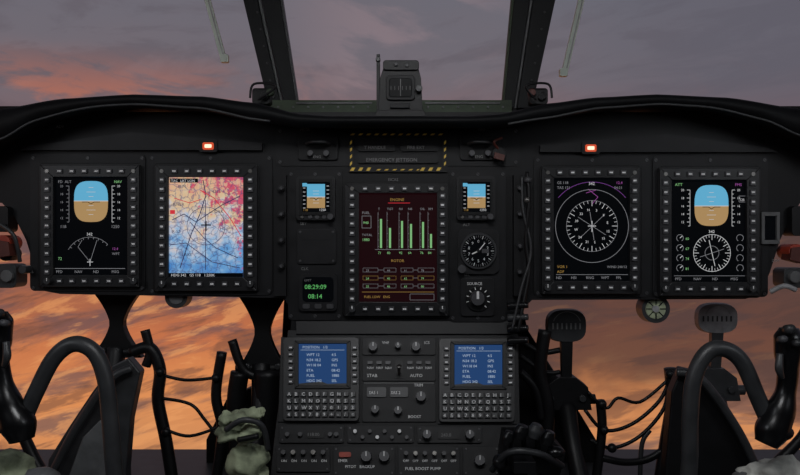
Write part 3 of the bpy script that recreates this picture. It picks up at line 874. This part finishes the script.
# ------------------------------------------------------------------ cyclic sticks
def cyclic(sign):
    X = (lambda u: u) if sign < 0 else (lambda u: 800 - u)
    y = -.35
    e = empty('cyclic_stick', P(X(90), 420, y))
    t = Part()
    if sign < 0: pts = [(22, 424), (36, 392), (54, 358), (74, 344), (94, 352), (105, 378), (110, 420), (114, 470)]
    else: pts = [(27, 432), (42, 398), (58, 362), (76, 349), (93, 353), (106, 378), (110, 420), (111, 470)]
    W = [P(X(a), b, y) for a, b in pts]
    W.append(Vector((W[-1].x * .98, y + .02, .685)))
    t.tube(W, .0125, 'dgrey', 18, 8)
    t.build('tube', e)
    g = Part()
    if sign < 0: gp = [(22, 440, 12), (18, 424, 17), (8, 404, 14), (2, 380, 9.5), (-2, 358, 10), (-2, 340, 13), (-2, 322, 14), (-2, 312, 9)]
    else: gp = [(34, 444, 11), (28, 430, 16), (20, 412, 14), (14, 390, 9.5), (12, 370, 10), (12, 352, 13), (11, 338, 14), (11, 328, 9)]
    f = (y + CAMD) / CAMD * S
    g.tube([P(X(a), b, y - .01) for a, b, r in gp], [r * f for a, b, r in gp], 'gloss', 18, 6)
    g.tube([P(X(gp[5][0] + 8), gp[5][1] + 2, y - .03), P(X(gp[5][0] + 9), gp[5][1] + 16, y - .035), P(X(gp[5][0] + 6), gp[5][1] + 26, y - .03)], [.005, .006, .004], 'dgrey')
    for (du, dv, rr, m) in ((2, -12, .008, 'dgrey'), (9, -2, .006, 'key'), (-5, 2, .006, 'dgrey')):
        c = P(X(gp[6][0] + du), gp[6][1] + dv + 4, y - .03); g.tube([c, c + Vector((0, -.014, .004))], [rr, rr * .8], m, 14, 2)
    g.ball(P(X(gp[1][0] - 4), gp[1][1] + 2, y - .012), .02, 'black', (1.3, 1, .7))
    g.build('grip', e)
cyclic(-1); cyclic(1)

# ------------------------------------------------------------------ side fittings
sd = Part(Surf(-.02))
sd.rbox(-6, 8, 206, 232, -.04, .0, 'black', 4); sd.disc(2, 243, 8, -.04, .01, 'red', 18); sd.disc(5, 254, 7, -.04, .0, 'black', 16)  # knob cluster; orange sky highlights painted into the red parts
sd.prim([(-4, 258), (10, 256), (8, 242), (-4, 240)], -.02, .016, 'rust')
sd.rbox(-8, 16, 264, 288, -.04, .006, 'dgrey', 5); sd.disc(6, 276, 6, .006, .016, 'grey', 18); sd.disc(22, 270, 4, -.02, .01, 'dgrey', 14)
sd.tube([P(0, 224, -.03), P(14, 236, -.03), P(20, 262, -.02)], .004, 'dgrey')
sd.build('side_fitting', bevel=.001)
sd = Part(Surf(-.02))
sd.rbox(792, 812, 206, 236, -.04, .0, 'black', 4); sd.disc(797, 252, 8, -.04, .01, 'red', 18); sd.prim([(790, 260), (806, 264), (806, 246), (792, 248)], -.02, .016, 'rust')  # knob cluster with red parts, not a lamp
sd.rbox(784, 812, 268, 288, -.04, .006, 'dgrey', 5); sd.disc(796, 277, 6, .006, .016, 'grey', 18)
sd.tube([P(770, 292, -.02), P(784, 286, -.03), P(796, 290, -.03)], .005, 'lgrey')
sd.build('side_fitting', bevel=.001)
fr = Part(); fr.frame((762, 780, 212, 244), (765, 777, 216, 240), 0, .012, 'grey'); fr.box(765, 777, 216, 240, 0, .006, 'scr')
fr.build('placard_holder', bevel=.0006)
va = Part(Surf(.02))
va.disc(656, 309, 15, -.03, .004, 'dgrey', 26, .94); va.disc(656, 309, 11, .0, .006, 'canvas', 24, .9)
va.ticks(656, 309, 4, 10, 8, 1.2, .0065, 'black'); va.disc(656, 309, 3.4, 0, .012, 'lgrey', 12); va.box(648, 664, 290, 300, -.04, 0, 'dgrey')
va.build('air_vent')
va = Part(Surf(.02))
va.disc(176, 297, 12, -.03, .004, 'dgrey', 24, .94); va.disc(176, 297, 8, 0, .006, 'grey', 20, .9); va.box(168, 184, 288, 296, -.04, 0, 'dgrey')
va.build('air_vent')

pc = Part()
pc.ball(P(243, 428, -.2), .036, 'canvas', (1.15, .7, .7), .75, 48, 36)
pc.ball(P(232, 418, -.21), .02, 'canvas', (1.1, .7, .6), .8, 36, 50)
pc.ball(P(256, 414, -.2), .018, 'canvas', (1.2, .7, .6), .8, 36, 50)
pc.ball(P(250, 462, -.18), .042, 'canvas', (.75, .7, .9), .6, 40, 30)
pc.tube([P(226, 430, -.23), P(243, 420, -.24), P(262, 426, -.23), P(268, 450, -.21)], .005, 'dgrey')
pc.tube([P(238, 440, -.225), P(258, 436, -.23)], .005, 'black')
pc.tube([P(252, 470, -.18), P(248, 520, -.16)], [.03, .04], 'canvas')
pc.build('canvas_pouch')
pc = Part()
pc.ball(P(6, 470, -.3), .04, 'canvas', (1.1, .8, .6), .6, 36, 28); pc.ball(P(30, 484, -.3), .04, 'grey', (1.2, .8, .6), .3, 24, 24)
pc.build('map_bag')
pc = Part()
pc.ball(P(784, 472, -.3), .04, 'paper', (1.5, .8, .5), .6, 40, 30); pc.ball(P(758, 480, -.3), .03, 'grey', (1.2, .8, .6), .4, 24, 24)
pc.build('map_bag')

# ------------------------------------------------------------------ world: dusk sky with cloud bands
wd = bpy.data.worlds.new('dusk_sky'); scene.world = wd; wd.use_nodes = True
nt = wd.node_tree; N = nt.nodes; L = nt.links
for x in list(N): N.remove(x)
out = N.new('ShaderNodeOutputWorld'); bg = N.new('ShaderNodeBackground'); L.new(bg.outputs[0], out.inputs[0])
tc = N.new('ShaderNodeTexCoord'); sep = N.new('ShaderNodeSeparateXYZ'); L.new(tc.outputs['Generated'], sep.inputs[0])
def math_(op, a, b=None, c=None):
    m = N.new('ShaderNodeMath'); m.operation = op
    for k, q in enumerate((a, b, c)):
        if q is None: continue
        if isinstance(q, (int, float)): m.inputs[k].default_value = q
        else: L.new(q, m.inputs[k])
    return m.outputs[0]
def cloud(sx, sz, scale, det, off, dist=0.6, tilt=12, rough=.55):
    # tilt the bands slightly, then compress the vertical so the clouds stretch into streaks
    rt_ = N.new('ShaderNodeVectorRotate'); rt_.rotation_type = 'Y_AXIS'; rt_.inputs['Angle'].default_value = math.radians(tilt)
    L.new(tc.outputs['Generated'], rt_.inputs['Vector'])
    mp = N.new('ShaderNodeMapping'); mp.inputs['Scale'].default_value = (sx, sx, sz); mp.inputs['Location'].default_value = off
    L.new(rt_.outputs[0], mp.inputs['Vector'])
    n = N.new('ShaderNodeTexNoise'); n.inputs['Scale'].default_value = scale; n.inputs['Detail'].default_value = det; n.inputs['Distortion'].default_value = dist
    n.inputs['Roughness'].default_value = rough
    L.new(mp.outputs[0], n.inputs['Vector']); return n.outputs['Fac']
c1 = cloud(1, 3.2, 4, 7, (1.3, 0.4, 0.2)); c2 = cloud(1, 4.5, 4.5, 9, (4.1, 2.0, 1.2), .5, 8, .6)
c3 = cloud(1, 3.2, 5, 8, (7.7, 3.1, 5.2), .5, -10, .6); c4 = cloud(1, 5, 7, 9, (2.2, 9.1, 3.3), .4, 14, .62)
z = math_('MULTIPLY_ADD', math_('SUBTRACT', c1, 0.5), 0.13, sep.outputs['Z'])
f = math_('MULTIPLY_ADD', z, 1 / .7, .5)
rp = N.new('ShaderNodeValToRGB'); L.new(f, rp.inputs['Fac']); cr = rp.color_ramp
def pos(zz): return (zz + .35) / .7
stops = [(-.33, (158, 106, 76)), (-.27, (200, 138, 92)), (-.19, (222, 142, 86)), (-.12, (196, 114, 74)), (-.06, (146, 92, 74)), (.04, (124, 88, 80)), (.12, (126, 96, 98)), (.17, (118, 102, 108)), (.22, (112, 105, 113)), (.32, (106, 105, 115))]
cr.elements[0].position = pos(stops[0][0]); cr.elements[0].color = lin(stops[0][1])
cr.elements[1].position = pos(stops[-1][0]); cr.elements[1].color = lin(stops[-1][1])
for a, b in stops[1:-1]:
    e = cr.elements.new(pos(a)); e.color = lin(b)
def ramp2(src, a, b):
    m = N.new('ShaderNodeMapRange'); L.new(src, m.inputs[0]); m.inputs[1].default_value = a; m.inputs[2].default_value = b; m.interpolation_type = 'SMOOTHSTEP'
    return m.outputs[0]
def mix(fac, a, col):
    m = N.new('ShaderNodeMixRGB'); L.new(fac, m.inputs[0]); L.new(a, m.inputs[1]); m.inputs[2].default_value = lin(col); return m.outputs[0]
low = ramp2(sep.outputs['Z'], .05, -.02)
cf = math_('MULTIPLY', ramp2(c2, .47, .58), math_('MULTIPLY_ADD', low, .36, .3))
col = mix(cf, rp.outputs['Color'], (84, 76, 84))
cf2 = math_('MULTIPLY', ramp2(c4, .5, .6), math_('MULTIPLY', low, .6))
col = mix(cf2, col, (104, 72, 62))
hl = math_('MULTIPLY', math_('MULTIPLY', ramp2(c3, .47, .57), ramp2(sep.outputs['Z'], .24, .15)), math_('MULTIPLY_ADD', ramp2(sep.outputs['X'], .0, -.35), .72, .06))
col = mix(math_('MULTIPLY', hl, math_('SUBTRACT', 1, low)), col, (186, 112, 88))
# sunlit cloud edges low down
hl2 = math_('MULTIPLY', math_('MULTIPLY', ramp2(c4, .46, .38), low), .55)
col = mix(hl2, col, (232, 158, 100))
ax_ = math_('ABSOLUTE', sep.outputs['X'])
pk = math_('MULTIPLY', math_('MULTIPLY', ramp2(ax_, .2, .02), ramp2(sep.outputs['Z'], .1, .2)), math_('MULTIPLY', ramp2(c3, .44, .6), .6))
col = mix(pk, col, (142, 124, 130))
right = math_('MULTIPLY', ramp2(sep.outputs['X'], .03, .13), .85)
col = mix(math_('MULTIPLY', right, math_('MULTIPLY', ramp2(z, -.24, -.16), ramp2(sep.outputs['Z'], .1, .0))), col, (78, 60, 57))
rightup = math_('MULTIPLY', ramp2(sep.outputs['X'], .1, .45), ramp2(sep.outputs['Z'], 0, .1))
col = mix(math_('MULTIPLY', rightup, .6), col, (92, 92, 104))
L.new(col, bg.inputs['Color']); bg.inputs['Strength'].default_value = 1.0

# ------------------------------------------------------------------ added fill lights
def area(name, loc, rot, size, power, colr):
    l = bpy.data.lights.new(name, 'AREA'); l.energy = power; l.size = size; l.color = colr
    o = bpy.data.objects.new(name, l); o.location = loc; o.rotation_euler = [math.radians(a) for a in rot]
    scene.collection.objects.link(o)
area('overhead_fill', (0, -1.1, 1.94), (34, 0, 0), .5, 10, (.97, .98, 1))  # unseen overhead fill, added to brighten the dark panel
area('side_fill', (-1.15, -1.2, 1.6), (80, 0, -50), .4, 2, (.9, .95, 1))  # unseen fills from both sides, added to lift the panel
area('side_fill', (1.15, -1.2, 1.6), (80, 0, 50), .4, 2, (.9, .95, 1))

# ------------------------------------------------------------------ camera
cd = bpy.data.cameras.new('camera'); cd.sensor_width = 36; cd.lens = 36 * CAMD / (800 * S)
cam = bpy.data.objects.new('camera', cd); cam.location = (0, -CAMD, CZ); cam.rotation_euler = (math.radians(90), 0, 0)
scene.collection.objects.link(cam); scene.camera = cam
